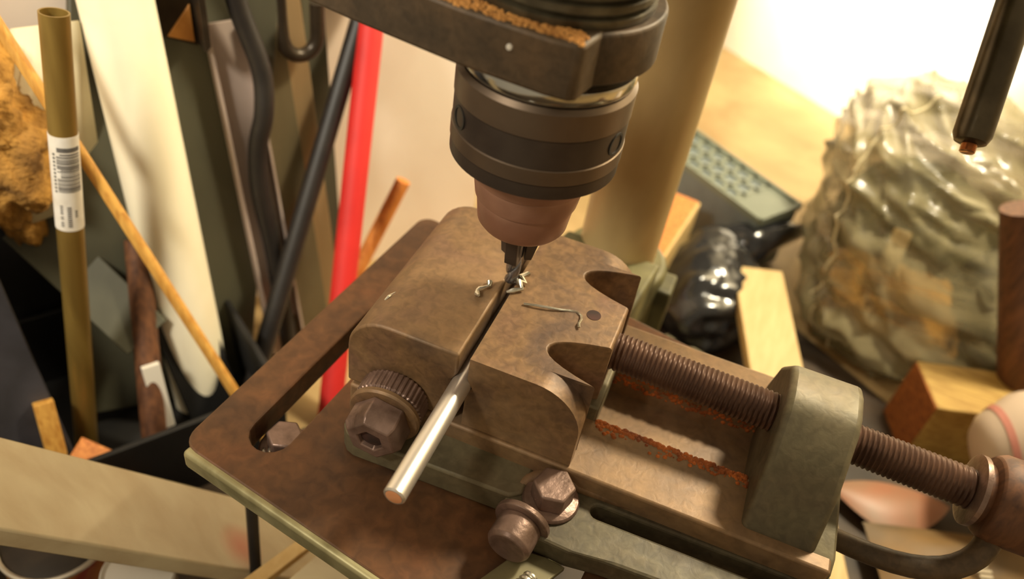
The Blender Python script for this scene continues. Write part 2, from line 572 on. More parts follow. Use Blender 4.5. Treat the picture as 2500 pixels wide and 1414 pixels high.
# head, quill, stop collar
mb = MB()
hd = Vector((CX, CY, 0)).normalized()
hs = Vector((hd.y, -hd.x, 0))
mb.obox(hd * 60 + Vector((0, 0, 262)), hs, hd, (0, 0, 1), 92, 205, 110)
mb.build('head', 'olive', press, 12, seg=4)
mb = MB()
prof = [(24.5, 154)]
for k in range(6):
    z = 155.4 + k * 3.6
    prof += [(25.6, z), (25.6, z + 1.8), (23.8, z + 2.3), (23.8, z + 3.2)]
prof += [(25, 178), (25, 212)]
mb.lathe(prof, (0, 0, 0), n=72)
mb.build('quill', 'quill', press)
mb = MB()
mb.lathe([(28.2, 140.6), (28.6, 141.2), (28.6, 154), (28.0, 154.8)], (0, 2, 0), n=64)
col = mb.build('stop_collar', 'black_iron', press, 0.3)
mb = MB()
front = [(-98, -12), (-50, -23), (-17, -29.3), (8, -31.6), (14.6, -31.2), (16, -29.6)]
mb.prism(front + [(18, -17), (-24, 12), (-98, 18)], 'z', 140.0, 155)
mb.build('stop_arm', 'black_iron', col, 1.0)
mb = MB()
random.seed(3)
for k in range(1500):
    t = random.random()
    x = -98 + 113 * t
    yf = -12 - (x + 98) * 0.2292 if x < -50 else (-23 - (x + 50) * 0.19 if x < -17 else -29.3 - (x + 17) * 0.06)
    dep_ = 6.5 + 2.5 * noise.noise(Vector((x * 0.14, 1, 1)))
    y = yf + 1.0 + random.random() * dep_
    r = random.uniform(0.3, 0.85)
    mb.lathe([(0.1, r * 0.7), (r * 0.7, r * 0.45), (r * 1.25, -0.2)], (x, y, 155.0), n=7)
ds = mb.build('sawdust', 'dust', col, smooth=60)
ds['kind'] = 'stuff'
mb = MB()
mb.lathe([(0.1, 0.5), (0.75, 0.35), (0.9, -0.1)], (-2.6, -30.7, 149.6), (-0.15, -1, 0.1), n=10)
mb.build('paint_fleck', 'label', col)
# chuck
mb = MB()
mb.lathe([(22, 132.5), (24.8, 133.2), (25.6, 135.0), (25.2, 137.5), (22.5, 138.2), (22.5, 141)], (0, 0, 0), n=64)
ch = mb.build('chuck', 'chrome', press)
mb = MB()
mb.lathe([(24.5, 103.6), (25.6, 104.4), (25.6, 108.8), (26.2, 109.2), (26.2, 113.8), (25.7, 114.2), (25.7, 123.2), (26.2, 123.6), (26.2, 131.4), (25.0, 132.8)], (0, 0, 0), n=72)
mb.build('body', 'chuck', ch)
for z0, z1 in ((104.4, 108.9), (114.2, 123.3)):
    mb = MB()
    mb.lathe([(25.65, z0), (25.95, z0 + 0.1), (25.95, z1 - 0.1), (25.65, z1)], (0, 0, 0), n=72, cap=False)
    mb.build('dark_band', 'chuck_dark', ch)
for k in range(3):
    a = math.radians(-15 + 120 * k)
    d = Vector((math.cos(a), math.sin(a), 0))
    mb = MB()
    mb.lathe([(3.6, 0), (3.6, 0.35), (2.8, 0.36), (2.8, 0.1)], d * 25.75 + Vector((0, 0, 118.8)), d, n=20)
    mb.build('key_hole', 'bin', ch)
mb = MB()
mb.lathe([(8, 77), (13.6, 77.4), (14.8, 79), (15.8, 87), (15.6, 87.8), (16.6, 88.6), (17.6, 95), (17.4, 95.8), (18.4, 96.6), (19.4, 103), (23, 104)], (0, 0, 0), n=64)
mb.build('nose', 'nose', ch)
for k in range(3):
    a = math.radians(30 + 120 * k)
    c_, s_ = math.cos(a), math.sin(a)
    mb = MB()
    pr = [(2.7, 62), (5.2, 62), (8.8, 77.5), (2.7, 77.5)]
    vs = []
    for wdt in (-2.2, 2.2):
        for r, z in pr:
            vs.append((c_ * r - s_ * wdt, s_ * r + c_ * wdt, z))
    mb.add(vs, [(0, 1, 2, 3), (7, 6, 5, 4), (0, 4, 5, 1), (1, 5, 6, 2), (2, 6, 7, 3), (3, 7, 4, 0)])
    mb.build('jaw', 'chuck_dark', ch, 0.3)
# feed lever with its bare threaded tip, on its hub
L0, L1 = Vector((133.0, 87.0, 106.5)), Vector((131.0, 146.0, 172.0))
ld = (L1 - L0).normalized()
mb = MB()
Ll = (L1 - L0).length
mb.lathe([(3.6, 0), (5.4, 0.8), (6.5, 3.4), (6.8, Ll + 30)], L0, ld, n=32)
lv = mb.build('feed_lever', 'lever', press)
mb = MB()
prof = [(2.2, -3.2)]
for k in range(7):
    prof += [(2.7, -2.8 + k * 0.6), (2.2, -2.5 + k * 0.6)]
prof += [(2.5, 2.0)]
mb.lathe(prof, L0, ld, n=24)
mb.build('threaded_tip', 'thread_copper', lv)
mb = MB()
hc = L1 + ld * 40
mb.lathe([(13, -78), (13, -20), (22, -18), (24, -14), (24, 12), (20, 16)], hc, (1, 0, 0), n=40)
mb.build('lever_hub', 'lever', press)

# drill bit held in the chuck
mb = MB()
k0 = len(mb.v)
nz_, nt_ = 60, 20
R0 = 2.6
for j in range(nz_ + 1):
    z = 49.5 + j * (76 - 49.5) / nz_
    tw = (z - 49.5) * 0.42
    for i in range(nt_):
        a = 2 * math.pi * i / nt_
        fl = 1.0
        if z < 64:
            fl = 0.62 + 0.38 * abs(math.cos(a)) ** 0.4
        tip = min(1.0, max(0.05, (z - 49.5) / 2.0))
        mb.v.append(Vector((R0 * fl * tip * math.cos(a + tw), R0 * fl * tip * math.sin(a + tw), z)))
for j in range(nz_):
    for i in range(nt_):
        i2 = (i + 1) % nt_
        mb.f.append((j * nt_ + i, j * nt_ + i2, (j + 1) * nt_ + i2, (j + 1) * nt_ + i))
mb.f.append(tuple(range(nt_))[::-1])
mb.f.append(tuple(nz_ * nt_ + i for i in range(nt_)))
tag(mb.build('drill_bit', 'drill'), 'twist drill bit gripped in the chuck above the vise jaws', 'drill bit')

# ================================================================== vise
vise = thing('drill_vise', 'heavy brown cast iron drill vise bolted on the press table', 'vise', (40, -3, 0))
YC = -3.0
# bed: front and rear rails with a channel between, plus the block under the fixed jaw
mb = MB()
mb.box(-40, 128, -42, -17, 0.2, 18)
mb.box(-40, 128, 11, 36, 0.2, 18)
mb.box(-40, 128, -18, 12, 0.2, 5)
mb.build('bed', 'vise', vise, 1.0)
mb = MB()
for side in (-1, 1):
    y0 = YC + side * 14.2
    for k in range(330):
        x = 44 + k * 0.164 + random.uniform(-0.5, 0.5)
        r = random.uniform(0.35, 1.0)
        mb.lathe([(0.1, r * 0.45), (r * 0.8, r * 0.25), (r * 1.2, -0.3)], (x, y0 + side * abs(random.gauss(0, 1.9)) - side * 0.3, 18.0), n=7)
        if k % 2 == 0:
            mb.lathe([(0.1, r * 0.4), (r * 0.8, r * 0.22), (r * 1.2, -0.3)], (x, y0 - side * 0.3, 18 - random.uniform(1, 8)), (0, -side, 0.2), n=7)
rs = mb.build('rust_scale', 'vise_rust', vise, smooth=60)
rs['kind'] = 'stuff'
# low foot along the front, under the fixed jaw
mb = MB()
mb.prism([(-33, -56), (-30, -57), (26, -55), (30, -52), (30, -41), (-36, -41), (-36, -53)], 'z', 0.2, 11)
mb.build('front_foot', 'vise_grey', vise, 1.0)


def groove_profile(x_face, x_back, r, side):
    """x,z outline of a jaw with a v groove at z 37 in its face and a rounded outer shoulder"""
    g = 1.9 * side
    ztop = 50
    p = [(x_face, 18.2), (x_face, 33.2), (x_face + g, 37), (x_face, 40.8), (x_face, ztop)]
    xs = x_back - side * r
    for i in range(9):
        t = math.radians(90 - 90 * i / 8)
        p.append((xs + side * r * math.cos(t), ztop - r + r * math.sin(t)))
    p.append((x_back, 18.2))
    return p


mb = MB()
mb.prism(groove_profile(-1.9, -41.5, 14.5, -1), 'y', -40.5, 35)
fj = mb.build('fixed_jaw', 'vise', vise, 0.9)
def jaw_section(xs, r):
    p = [(1.9, 18.2), (1.9, 33.2), (3.8, 37), (1.9, 40.8), (1.9, 50)]
    for i in range(11):
        t = math.radians(90 * i / 10)
        p.append((xs - r + r * math.sin(t), 50 - r + r * math.cos(t)))
    return p + [(xs, 18.2)]


st = [(-40.5, 41, 17), (-36, 41.2, 16), (-33.2, 41, 15)]
for i in range(13):
    t = i / 12
    st.append((-33.0 + 19.0 * t, 22.4 + 18.8 * abs(2 * t - 1) ** 2.2, 1.0))
st += [(-13.8, 41.5, 1.2), (8.0, 41.5, 1.2)]
for i in range(13):
    t = i / 12
    st.append((8.2 + 19.0 * t, 22.4 + 18.8 * abs(2 * t - 1) ** 2.2, 1.0))
st += [(27.6, 41, 15), (31, 41.2, 16), (35, 41, 17)]
mb = MB()
npf = 17
for y, xs, r in st:
    mb.v += [Vector((x, y, z)) for x, z in jaw_section(xs, r)]
for j in range(len(st) - 1):
    for i in range(npf):
        i2 = (i + 1) % npf
        mb.f.append((j * npf + i, j * npf + i2, (j + 1) * npf + i2, (j + 1) * npf + i))
mb.f.append(tuple(range(npf))[::-1])
mb.f.append(tuple((len(st) - 1) * npf + i for i in range(npf)))
mj = mb.build('moving_jaw', 'vise', vise, 0.6, smooth=35)
mb = MB()
mb.lathe([(2.5, 49.6), (2.5, 50.15), (1.6, 50.2)], (31.3, -1.5, 0), n=20)
mb.build('pin', 'hole', mj)
mb = MB()
mb.box(30, 43.5, -18, 13, 8, 24.5)
mb.build('jaw_tongue', 'vise_grey', mj, 0.8)

# screw with a real helical thread
sx0, sx1, sz = 40.0, 172.0, 39.2
pitch, rr0, rr1 = 1.7, 6.9, 6.2
mb = MB()
ns, nt = int((sx1 - sx0) / pitch * 6), 28
for j in range(ns + 1):
    x = sx0 + (sx1 - sx0) * j / ns
    zc = sz - 4.2 * (x - sx0) / (sx1 - sx0)
    for i in range(nt):
        a = 2 * math.pi * i / nt
        ph = ((x - sx0) / pitch - i / nt) % 1.0
        r = rr1 + (rr0 - rr1) * (1 - abs(2 * ph - 1))
        mb.v.append(Vector((x, YC + r * math.cos(a), zc + r * math.sin(a))))
for j in range(ns):
    for i in range(nt):
        i2 = (i + 1) % nt
        mb.f.append((j * nt + i, j * nt + i2, (j + 1) * nt + i2, (j + 1) * nt + i))
mb.f.append(tuple(range(nt)))
mb.f.append(tuple(ns * nt + i for i in range(nt)))
scr = mb.build('screw', 'screw', vise, smooth=30)
# end block carrying the screw nut
mb = MB()
prof = [(-39, 6), (-39, 14), (-37, 19), (-29, 36), (-14, 51), (-8, 53), (2, 53), (8, 51), (23, 36), (31, 19), (33, 6)]
mb.prism(prof, 'x', 98.5, 122.5)
eb = mb.build('end_block', 'vise_grey', vise, 2.2, seg=3)
mb = MB()
mb.prism([(-41, 4), (-41, 15), (-36, 18.5), (30, 18.5), (35, 15), (35, 4)], 'x', 99, 129)
mb.build('block_foot', 'vise_grey', eb, 1.0)
# handle hub and bent crank
mb = MB()
hx, hz = 164.0, sz - 4.0
mb.lathe([(7.5, 0), (9.5, 1.0), (9.5, 3), (13, 4), (14.5, 7), (14.5, 34), (12, 38)], (hx, YC, hz), (1, 0, 0), n=36)
hub = mb.build('handle_hub', 'brown_wood', vise, 0.6)
mb = MB()
mb.lathe([(10.5, 0), (11.8, 0.4), (11.8, 2.0), (10.5, 2.4)], (hx - 1.0, YC, hz), (1, 0, 0), n=36)
mb.build('hub_collar', 'bolt', hub)
mb = MB()
cpts = []
for i in range(13):
    t = i / 12
    cpts.append((hx + 10 - 2 * t - 42 * t * t, YC - 6 - 15 * math.sin(t * 2.4), hz - 8 - 20 * t))
mb.tube(cpts, [4.2 - 0.6 * i / 12 for i in range(13)], n=14)
mb.build('crank_arm', 'black_iron', hub)
# slotted clamping flange along the front of the bed
fo = arc(38, -52, 12.5, 235, 60, 14)[::-1]
fo = [(46, -38.5), (129, -35), (132, -38), (132, -57), (129, -60)] + [(60, -63.5), (50, -65), (38, -64.5), (29, -61.5), (25, -55), (25.5, -48), (30, -42)]
fl = plate('slotted_flange', fo, [slot_outline(55, -46.8, 117, -45.8, 2.6)], 0.3, 9.5, 'vise_grey', vise, 1.0)
mb = MB()
rib = [(46, -40.5, 10), (60, -40.0, 10.2), (100, -38.4, 10.4), (129, -37.2, 10)]
mb.tube([(27, -50, 9.0), (30, -45.5, 9.6), (34, -42.0, 10.4), (39, -40.6, 11), (44, -40.6, 10.6)] + rib, [1.6, 2.4, 2.8, 3.0, 2.8, 2.4, 2.2, 2.2, 1.8], n=12)
mb.build('rib', 'vise', fl)
mb = MB()
mb.lathe([(9.6, 9.4), (9.6, 10.8), (9.0, 11.2)], (39, -49.5, 0), n=32)
mb.prism(hexagon(39, -49.5, 7.2, 12), 'z', 11.1, 18.5)
b1 = mb.build('clamp_bolt', 'bolt', vise, 0.9)
mb = MB()
mb.lathe([(9.5, 0), (9.5, 2.0), (8.6, 2.4)], (33.5, -60.2, 9.4), (-0.12, -1, -0.05), n=32)
mb.lathe([(7.0, 2.2), (7.4, 2.6), (7.4, 10.6), (6.4, 12.0)], (33.5, -60.2, 9.4), (-0.12, -1, -0.05), n=32)
mb.build('foot_bolt', 'bolt', vise, 0.3)
# pivot bolt out of the fixed jaw: knurled collar, washer, hexagon
po = Vector((-22.5, -41.0, 21.0))
pd = Vector((0.06, -1, -0.06)).normalized()
mb = MB()
mb.lathe([(11.4, 0), (11.8, 0.6), (11.8, 7.0), (10.6, 8.2)], po, pd, n=160, teeth=40, tooth=0.035)
pb = mb.build('pivot_bolt', 'bolt', vise, smooth=25)
mb = MB()
mb.lathe([(10, 8.0), (12.4, 8.4), (12.6, 9.8), (12.0, 10.6), (8, 10.8)], po, pd, n=40)
mb.build('washer', 'vise', pb)
mb = MB()
mb.lathe([(10.2, 10.6), (10.4, 11.0), (10.4, 18.5), (8.6, 21.0), (4.6, 21.2), (4.2, 18.8)], po, pd, n=6)
mb.build('hexagon_head', 'bolt', pb, 0.7)
mb = MB()
mb.lathe([(4.0, 18.0), (3.8, 19.6), (2.0, 20.3)], po, pd, n=20)
mb.build('centre_dimple', 'hole', pb)

# hexagon bolt standing in the table slot
ts = thing('slot_bolt', 'purple-brown hexagon bolt head sitting in the open table slot', 'bolt', (-57, -57.5, -8))
mb = MB()
mb.lathe([(9.6, -11.5), (9.6, -9.5)], (-57, -57.5, 0), n=28)
mb.prism(hexagon(-57, -57.5, 6.6, 20), 'z', -9.5, -2.0)
mb.build('hexagon_head', 'bolt', ts, 0.8)
mb = MB()
mb.lathe([(3.4, -60), (3.4, -9)], (-57, -57.5, 0), n=20)
mb.build('shank', 'bolt_dark', ts)

# packing strip in front of the vise
mb = MB()
mb.prism([(22, -92), (37.5, -92), (51, -66.2), (44, -65.4), (36, -66.2)], 'z', 0.2, 2.4)
tag(mb.build('packing_strip', 'strip', None, 0.4), 'flat grey-green steel packing strip on the table before the vise', 'metal strip')

# workpiece
rod = thing('metal_rod', 'bright silver round rod clamped in the vise jaws with a copper-coloured cut end', 'rod', (0, -40, 33.8))
mb = MB()
RY0, RY1 = -88.0, 12.0
mb.lathe([(2.9, 0), (3.45, 0.5), (3.45, RY1 - RY0)], (0, RY0, 37), (0, 1, 0), n=40)
mb.build('shaft', 'alu', rod)
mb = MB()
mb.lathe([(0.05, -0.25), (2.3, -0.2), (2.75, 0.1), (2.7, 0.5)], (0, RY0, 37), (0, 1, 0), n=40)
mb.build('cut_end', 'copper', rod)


# ------------------------------------------------------------------ swarf
def curl(name, pts, r, label):
    mb_ = MB()
    mb_.tube(pts, r, n=8)
    return tag(mb_.build(name, 'swarf'), label, 'metal shaving', 'metal shavings')


def helix(c, d, r, turns, length, n=40):
    d = Vector(d).normalized()
    a = d.orthogonal().normalized()
    b = d.cross(a)
    return [Vector(c) + d * length * i / n + (a * math.cos(turns * 2 * math.pi * i / n) + b * math.sin(turns * 2 * math.pi * i / n)) * r for i in range(n + 1)]


wp = [(8, -8.5), (12, -7.6), (16, -6.6), (20, -5.2), (23, -3.6), (25.5, -2.8), (27.5, -4.2), (28.2, -6.6), (28.0, -9), (28.6, -10.5)]
curl('wire_shaving', [(x, y, 50.5 + 0.5 * math.sin(i)) for i, (x, y) in enumerate(wp)], 0.45, 'long bent silver shaving lying across the moving jaw')
curl('curled_shaving', [(-7 + 1.3 * math.sin(t * 0.8), -4 - t * 1.15, 50.6 + 0.9 * abs(math.sin(t * 1.4))) for t in range(9)], [0.8, 1.1, 0.7, 0.5, 0.7, 0.9, 0.7, 1.1, 0.5], 'small curled silver shaving on top of the fixed jaw')
curl('shaving_sliver', [(-35, -27, 47.6), (-34.4, -25.5, 48.2), (-34.0, -24, 48.0), (-33.2, -22.5, 48.4)], [0.3, 0.7, 0.6, 0.3], 'tiny bright sliver on the fixed jaw shoulder beside the open slot')
curl('shaving_flake', helix((-62, -63.5, -9), (1, 0.3, 0.2), 1.3, 2, 4), 0.6, 'bright twisted shaving beside the bolt in the table slot')
curl('shaving_clump', helix((40, -80, 3.6), (0.5, 1, 0.1), 2.0, 3.3, 6), 0.8, 'clump of curled shavings on the grey-green packing strip')
curl('shaving_flake', helix((31.5, -86, 3.4), (1, 0.4, 0.3), 1.2, 2.4, 3.5), 0.6, 'small white shaving at the edge of the packing strip')
curl('drill_swarf', [(3.2, 6, 51), (4.6, 4, 53), (2.6, 2.4, 52.4), (4.8, 1, 51), (3.0, -1, 52.6), (5.0, -2.4, 51.2), (2.4, -4.4, 50.8), (0.6, -6, 50.6)], [0.5, 1.0, 1.2, 0.9, 1.3, 0.8, 1.0, 0.4], 'bluish ribbon of swarf coiled where the drill meets the jaws')

# ================================================================== things leaning on the left wall
def stick(name, mat, B, T, r0, r1, label, cat, group=None, n=24):
    mb_ = MB()
    mb_.tube([B, T], [r0, r1], n)
    return tag(mb_.build(name, mat), label, cat, group)


def ext(B, T, k):
    B, T = Vector(B), Vector(T)
    return B + (T - B) * k


def flatbar(mb_, B, T, wdt, thk, face=UX):
    B, T = Vector(B), Vector(T)
    d = T - B
    f = (Vector(face) - d.normalized() * Vector(face).dot(d.normalized())).normalized()
    s = d.normalized().cross(f)
    mb_.obox((B + T) / 2, s, f, d, wdt, thk, d.length)


# black bin the sticks stand in
binx = thing('storage_bin', 'open black plastic bin holding tubes and sticks against the white panel', 'bin', uv(-176, -150, ZB))
mb = MB()
u0, u1, v0, v1, zt = -232, -119, -330, -40, -105
mb.obox(uv((u0 + u1) / 2, (v0 + v1) / 2, ZB + 1.7), UX, VY, (0, 0, 1), u1 - u0, v1 - v0, 3)
for (a0, a1, b0, b1) in ((u0, u0 + 3, v0, v1), (u1 - 3, u1, v0, v1), (u0, u1, v0, v0 + 3), (u0, u1, v1 - 3, v1)):
    mb.obox(uv((a0 + a1) / 2, (b0 + b1) / 2, (ZB + zt) / 2), UX, VY, (0, 0, 1), a1 - a0, b1 - b0, zt - ZB)
mb.build('shell', 'bin', binx, 0.6)

mb = MB()
mb.obox(uv(-241, -195, -97), UX, VY, (0.0, 0.0, 1), 6, 290, 120)  # added black board, keeps the bright wall behind the bin dark
tag(mb.build('backing_board', 'bin', None, 0.8), 'low black board standing along the wall behind the bin', 'board')

# dark board, slate panel and bars behind the sticks
mb = MB()
flatbar(mb, (-203, 32, -155), (-218, 112, 72), 100, 6)
tag(mb.build('dark_board', 'dark_board', None, 0.8), 'dark green-grey board standing behind the white pipe', 'board')
mb = MB()
flatbar(mb, (-214, -62, -155), (-270, -34, 20), 62, 5)
tag(mb.build('slate_panel', 'slate', None, 0.8), 'dark slate-grey panel leaning in the bin beside the brass tube', 'panel')
mb = MB()
flatbar(mb, (-262, 24, -42), (-196, 22, -92), 26, 5, face=(0.3, -0.6, 0.7))
tag(mb.build('olive_lath', 'dark_board', None, 0.5), 'dull olive slat lying aslant inside the black bin', 'slat')
mb = MB()
flatbar(mb, (-168, 34, -155), (-205, 48, -64), 30, 4)  # black slat added in place of the shade on the pipe foot
tag(mb.build('black_lath', 'bin', None, 0.5), 'black slat standing in front of the white pipe foot', 'slat')

# white pipe
mb = MB()
PB, PT = Vector((-184, 42, -155)), Vector((-221, 70, 69))
pa = ext(PB, PT, 0.0)
pb_ = ext(PB, PT, 1.22)
mb.pipe(pa, pb_, 16.2, 13.5, 48)
tag(mb.build('white_pipe', 'pvc'), 'thick glossy white plastic pipe leaning against the panel', 'pipe')

# brass tube with its paper label
B, T = Vector((-210.4, -22.9, -156)), Vector((-199.8, 16.7, 87.1))
br = thing('brass_tube', 'hollow brass tube with a white barcode label near its open top', 'tube', B)
mb = MB()
mb.pipe(B, T, 5.6, 4.9, 40)
mb.build('tube', 'brass', br)
mb = MB()
mb.lathe([(4.88, 0), (4.88, 8)], ext(B, T, 1) - (T - B).normalized() * 20, T - B, 32)
mb.build('tube_bore', 'brass_in', br)
dd = (T - B).normalized()
Lt = (T - B).length
camd = (Vector((54.7, -210.5, 237)) - (B + T) / 2)
e1_ = (camd - dd * camd.dot(dd)).normalized()
e2_ = dd.cross(e1_)


def patch(mb_, r, a0, a1, s0, s1, n=14):
    """curved patch on the tube between angles and distances from its top"""
    k = len(mb_.v)
    for s in (s0, s1):
        for rr_ in (r, r - 0.25):
            for i in range(n + 1):
                a = math.radians(a0 + (a1 - a0) * i / n)
                mb_.v.append(T - dd * s + (e1_ * math.cos(a) + e2_ * math.sin(a)) * rr_)
    m_ = n + 1
    for i in range(n):
        mb_.f.append((k + i, k + i + 1, k + 2 * m_ + i + 1, k + 2 * m_ + i))
        mb_.f.append((k + m_ + i, k + 3 * m_ + i, k + 3 * m_ + i + 1, k + m_ + i + 1))
        mb_.f.append((k + i, k + m_ + i, k + m_ + i + 1, k + i + 1))
        mb_.f.append((k + 2 * m_ + i, k + 2 * m_ + i + 1, k + 3 * m_ + i + 1, k + 3 * m_ + i))
    for i in (0, n):
        mb_.f.append((k + i, k + m_ + i, k + 3 * m_ + i, k + 2 * m_ + i))


S0, S1 = 50.0, 95.0
mb = MB()
patch(mb, 5.8, -110, 100, S0, S1, 26)
lb = mb.build('barcode_label', 'label', br)
mb = MB()
patch(mb, 5.9, -30, 62, S0 + 4.6, S0 + 6.6)
s = S0 + 7.4
while s < S0 + 26:
    wd = random.choice([0.22, 0.3, 0.45, 0.7])
    patch(mb, 5.9, -34 if random.random() < 0.8 else -20, 62, s, s + wd)
    s += wd + random.choice([0.22, 0.3, 0.5])
for k in range(11):
    patch(mb, 5.9, -50, -40, S0 + 7.5 + k * 1.75, S0 + 8.5 + k * 1.75, 4)
for a0, a1, s0, s1 in ((-34, -22, 32, 36.5), (-34, -22, 37.5, 39.2), (-34, -22, 40.2, 42.8), (-6, 10, 32.6, 37.4), (-6, 10, 38.4, 42.6), (24, 34, 34.6, 38.4)):
    s = s0
    while s < s1:
        patch(mb, 5.9, a0, a1, S0 + s, S0 + s + 0.55, 5)
        s += 0.95
mb.build('print', 'print', lb, smooth=0)

# yellow stick, brown stick, slats in the bin
stick('wooden_stick', 'yellow_wood', (-129, 23.4, -142), ext((-129, 23.4, -142), (-226, 13.3, 74.3), 1.08), 2.9, 2.5, 'thin yellow wooden stick leaning across the white pipe', 'stick')
stick('broom_stick', 'brown_wood', (-176, -10, -155), (-212, 44, -48), 6.6, 6.2, 'dark brown round wooden broomstick standing in the black bin', 'stick')
mb = MB()
flatbar(mb, (-196, -50, -152), (-213, -33, -96), 9, 5)
tag(mb.build('pale_lath', 'yellow_wood', None, 0.4), 'short pale yellow slat end standing beside the brass tube foot', 'slat')
mb = MB()
flatbar(mb, (-180, 6, -140), (-188, 12, -100), 9, 3)
tag(mb.build('grey_tag', 'white_cup', None, 0.3), 'small light grey plastic strip beside the brown handle', 'strip')
mb = MB()
flatbar(mb, (-196, -38, -118), (-166, -30, -134), 12, 8, face=(0, 0, 1))
tag(mb.build('wood_offcut', 'orange_wood', None, 0.4), 'short orange wood offcut in the bin behind the pale board', 'wood')

# coarse lump, white sheet at the far left
def lump(name, mat, c, rad, seed, amp, label, cat, freq=0.03, nu=40, nv=26, flat=None, fold=None):
    mb_ = MB()
    c = Vector(c)
    for j in range(nv + 1):
        t = math.pi * j / nv
        for i in range(nu):
            p = 2 * math.pi * i / nu
            d = Vector((math.sin(t) * math.cos(p), math.sin(t) * math.sin(p), math.cos(t)))
            q = Vector((d.x * rad[0], d.y * rad[1], d.z * rad[2]))
            k = 1 + amp * noise.fractal(q * freq + Vector((seed, seed * 2.3, 0)), 0.8, 2.1, 4)
            if fold:
                k += fold * abs(noise.noise(Vector((q.x * 0.012 + q.z * 0.02 + seed, q.y * 0.05 - q.x * 0.03, q.z * 0.05)))) - fold * 0.2
            q = c + q * k
            if flat is not None:
                q.z = max(q.z, flat + 0.3)
            mb_.v.append(q)
    for j in range(nv):
        for i in range(nu):
            i2 = (i + 1) % nu
            mb_.f.append((j * nu + i, j * nu + i2, (j + 1) * nu + i2, (j + 1) * nu + i))
    o = mb_.build(name, mat, smooth=180)
    return tag(o, label, cat)


lump('fibre_bundle', 'fibre', (-262, 16, 14), (27, 26, 56), 3, 0.28, 'coarse tan fibre bundle stuffed behind the brass tube', 'fibre bundle', freq=0.06, nu=80, nv=60)
mb = MB()
pts = [(-262, 12, -32), (-250, 24, -30), (-240, 36, -31), (-232, 47, -33)]
for i in range(9):
    t = i / 8
    for h in (0, 1):
        x = -268 + 36 * t
        y = 8 + 42 * t - 10 * math.sin(math.pi * t)
        if h == 0:
            mb.v.append(Vector((x + 4 * math.sin(math.pi * t), y, -38 + 10 * t)))
        else:
            mb.v.append(Vector((-244 + 16 * t, 32 + 22 * t, 62)))
for i in range(8):
    mb.f.append((2 * i, 2 * i + 2, 2 * i + 3, 2 * i + 1))
ws = mb.build('white_sheet', 'white_sheet')
so = ws.modifiers.new('thickness', 'SOLIDIFY')
so.thickness = 0.0012
tag(ws, 'curved cream plastic sheet standing behind the brass tube', 'sheet')

# aluminium channel with the black hose in front
mb = MB()
cb, ct = Vector((-160, 95, -158)), Vector((-201, 117, 47))
flatbar(mb, cb, ct, 21, 2)
d_ = (ct - cb).normalized()
f_ = (UX - d_ * UX.dot(d_)).normalized()
s_ = d_.cross(f_)
for sgn in (-1, 1):
    flatbar(mb, cb + s_ * sgn * 10 + f_ * 2.5, ct + s_ * sgn * 10 + f_ * 2.5, 1.6, 7)
tag(mb.build('aluminium_channel', 'grey_alu', None, 0.3), 'mauve-grey aluminium channel bar behind the black hose', 'metal bar')
mb = MB()
hp = [(-190, 112, 92), (-190, 114, 62), (-181, 117, 28), (-178, 113, 5), (-180, 108, -15), (-178, 104, -40), (-172, 103, -75), (-166, 100, -115), (-158, 95, -157)]
# smooth the path
sm = []
for i in range(len(hp) - 1):
    p0, p1, p2, p3 = [Vector(hp[max(0, min(len(hp) - 1, i + k))]) for k in (-1, 0, 1, 2)]
    for q in range(6):
        t = q / 6
        sm.append(0.5 * ((2 * p1) + (p2 - p0) * t + (2 * p0 - 5 * p1 + 4 * p2 - p3) * t * t + (3 * p1 - p0 - 3 * p2 + p3) * t ** 3))
sm.append(Vector(hp[-1]))
mb.tube(sm, 5.2, 20)
tag(mb.build('black_hose', 'black'), 'wavy black rubber hose standing along the aluminium channel', 'hose')
mb = MB()
flatbar(mb, (-150, 108, -158), ext((-150, 108, -158), (-199, 140, 54), 1.1), 25, 3)
tag(mb.build('steel_bar', 'olive_steel', None, 0.3), 'wide dark olive steel flat bar beside the black hose', 'metal bar')
mb = MB()
flatbar(mb, (-146, 126, -158), ext((-146, 126, -158), (-188, 153, 50), 1.08), 15, 3)
tag(mb.build('steel_bar', 'tan_steel', None, 0.3), 'narrow tan steel flat bar behind the bent hook', 'metal bar')
mb = MB()
flatbar(mb, (-158, 150, -158), ext((-158, 150, -158), (-181, 167, 47), 1.1), 13, 3)
tag(mb.build('steel_bar', 'dark_board', None, 0.3), 'dull grey-green flat bar next to the black rod', 'metal bar')
# bent hook hanging from above
mb = MB()
hk = []
base = uv(-222, 23, 0)
hk += [uv(-249, 12.5, 112), uv(-238, 12.5, 111), uv(-228, 12.5, 106)]
for z in (96, 80, 62, 50, 38):
    hk.append(uv(-224, 12.5, z))
for i in range(1, 9):
    a = math.pi + math.pi * i / 9
    hk.append(uv(-224, 22.0 + 9.5 * math.cos(a), 36 + 10 * math.sin(a)))
for z in (36, 44, 54):
    hk.append(uv(-224, 31.5, z))
mb.tube(hk, [2.4] * 7 + [3.0] + [3.9] * 8 + [4.0] * 3, 14)
tag(mb.build('bent_hook', 'angle'), 'dark bent steel hook in front of the steel bars', 'hook')
# angle iron
ai = thing('angle_iron', 'dark angle iron end with an amber varnished inside above the board', 'angle iron', (-206, 84, 40))


def uprism(mb_, poly, ua, ub_):
    n = len(poly)
    vs = [uv(ua, v, z) for v, z in poly] + [uv(ub_, v, z) for v, z in poly]
    mb_.add(vs, [tuple(range(n))[::-1], tuple(range(n, 2 * n))] + [(i, (i + 1) % n, n + (i + 1) % n, n + i) for i in range(n)])


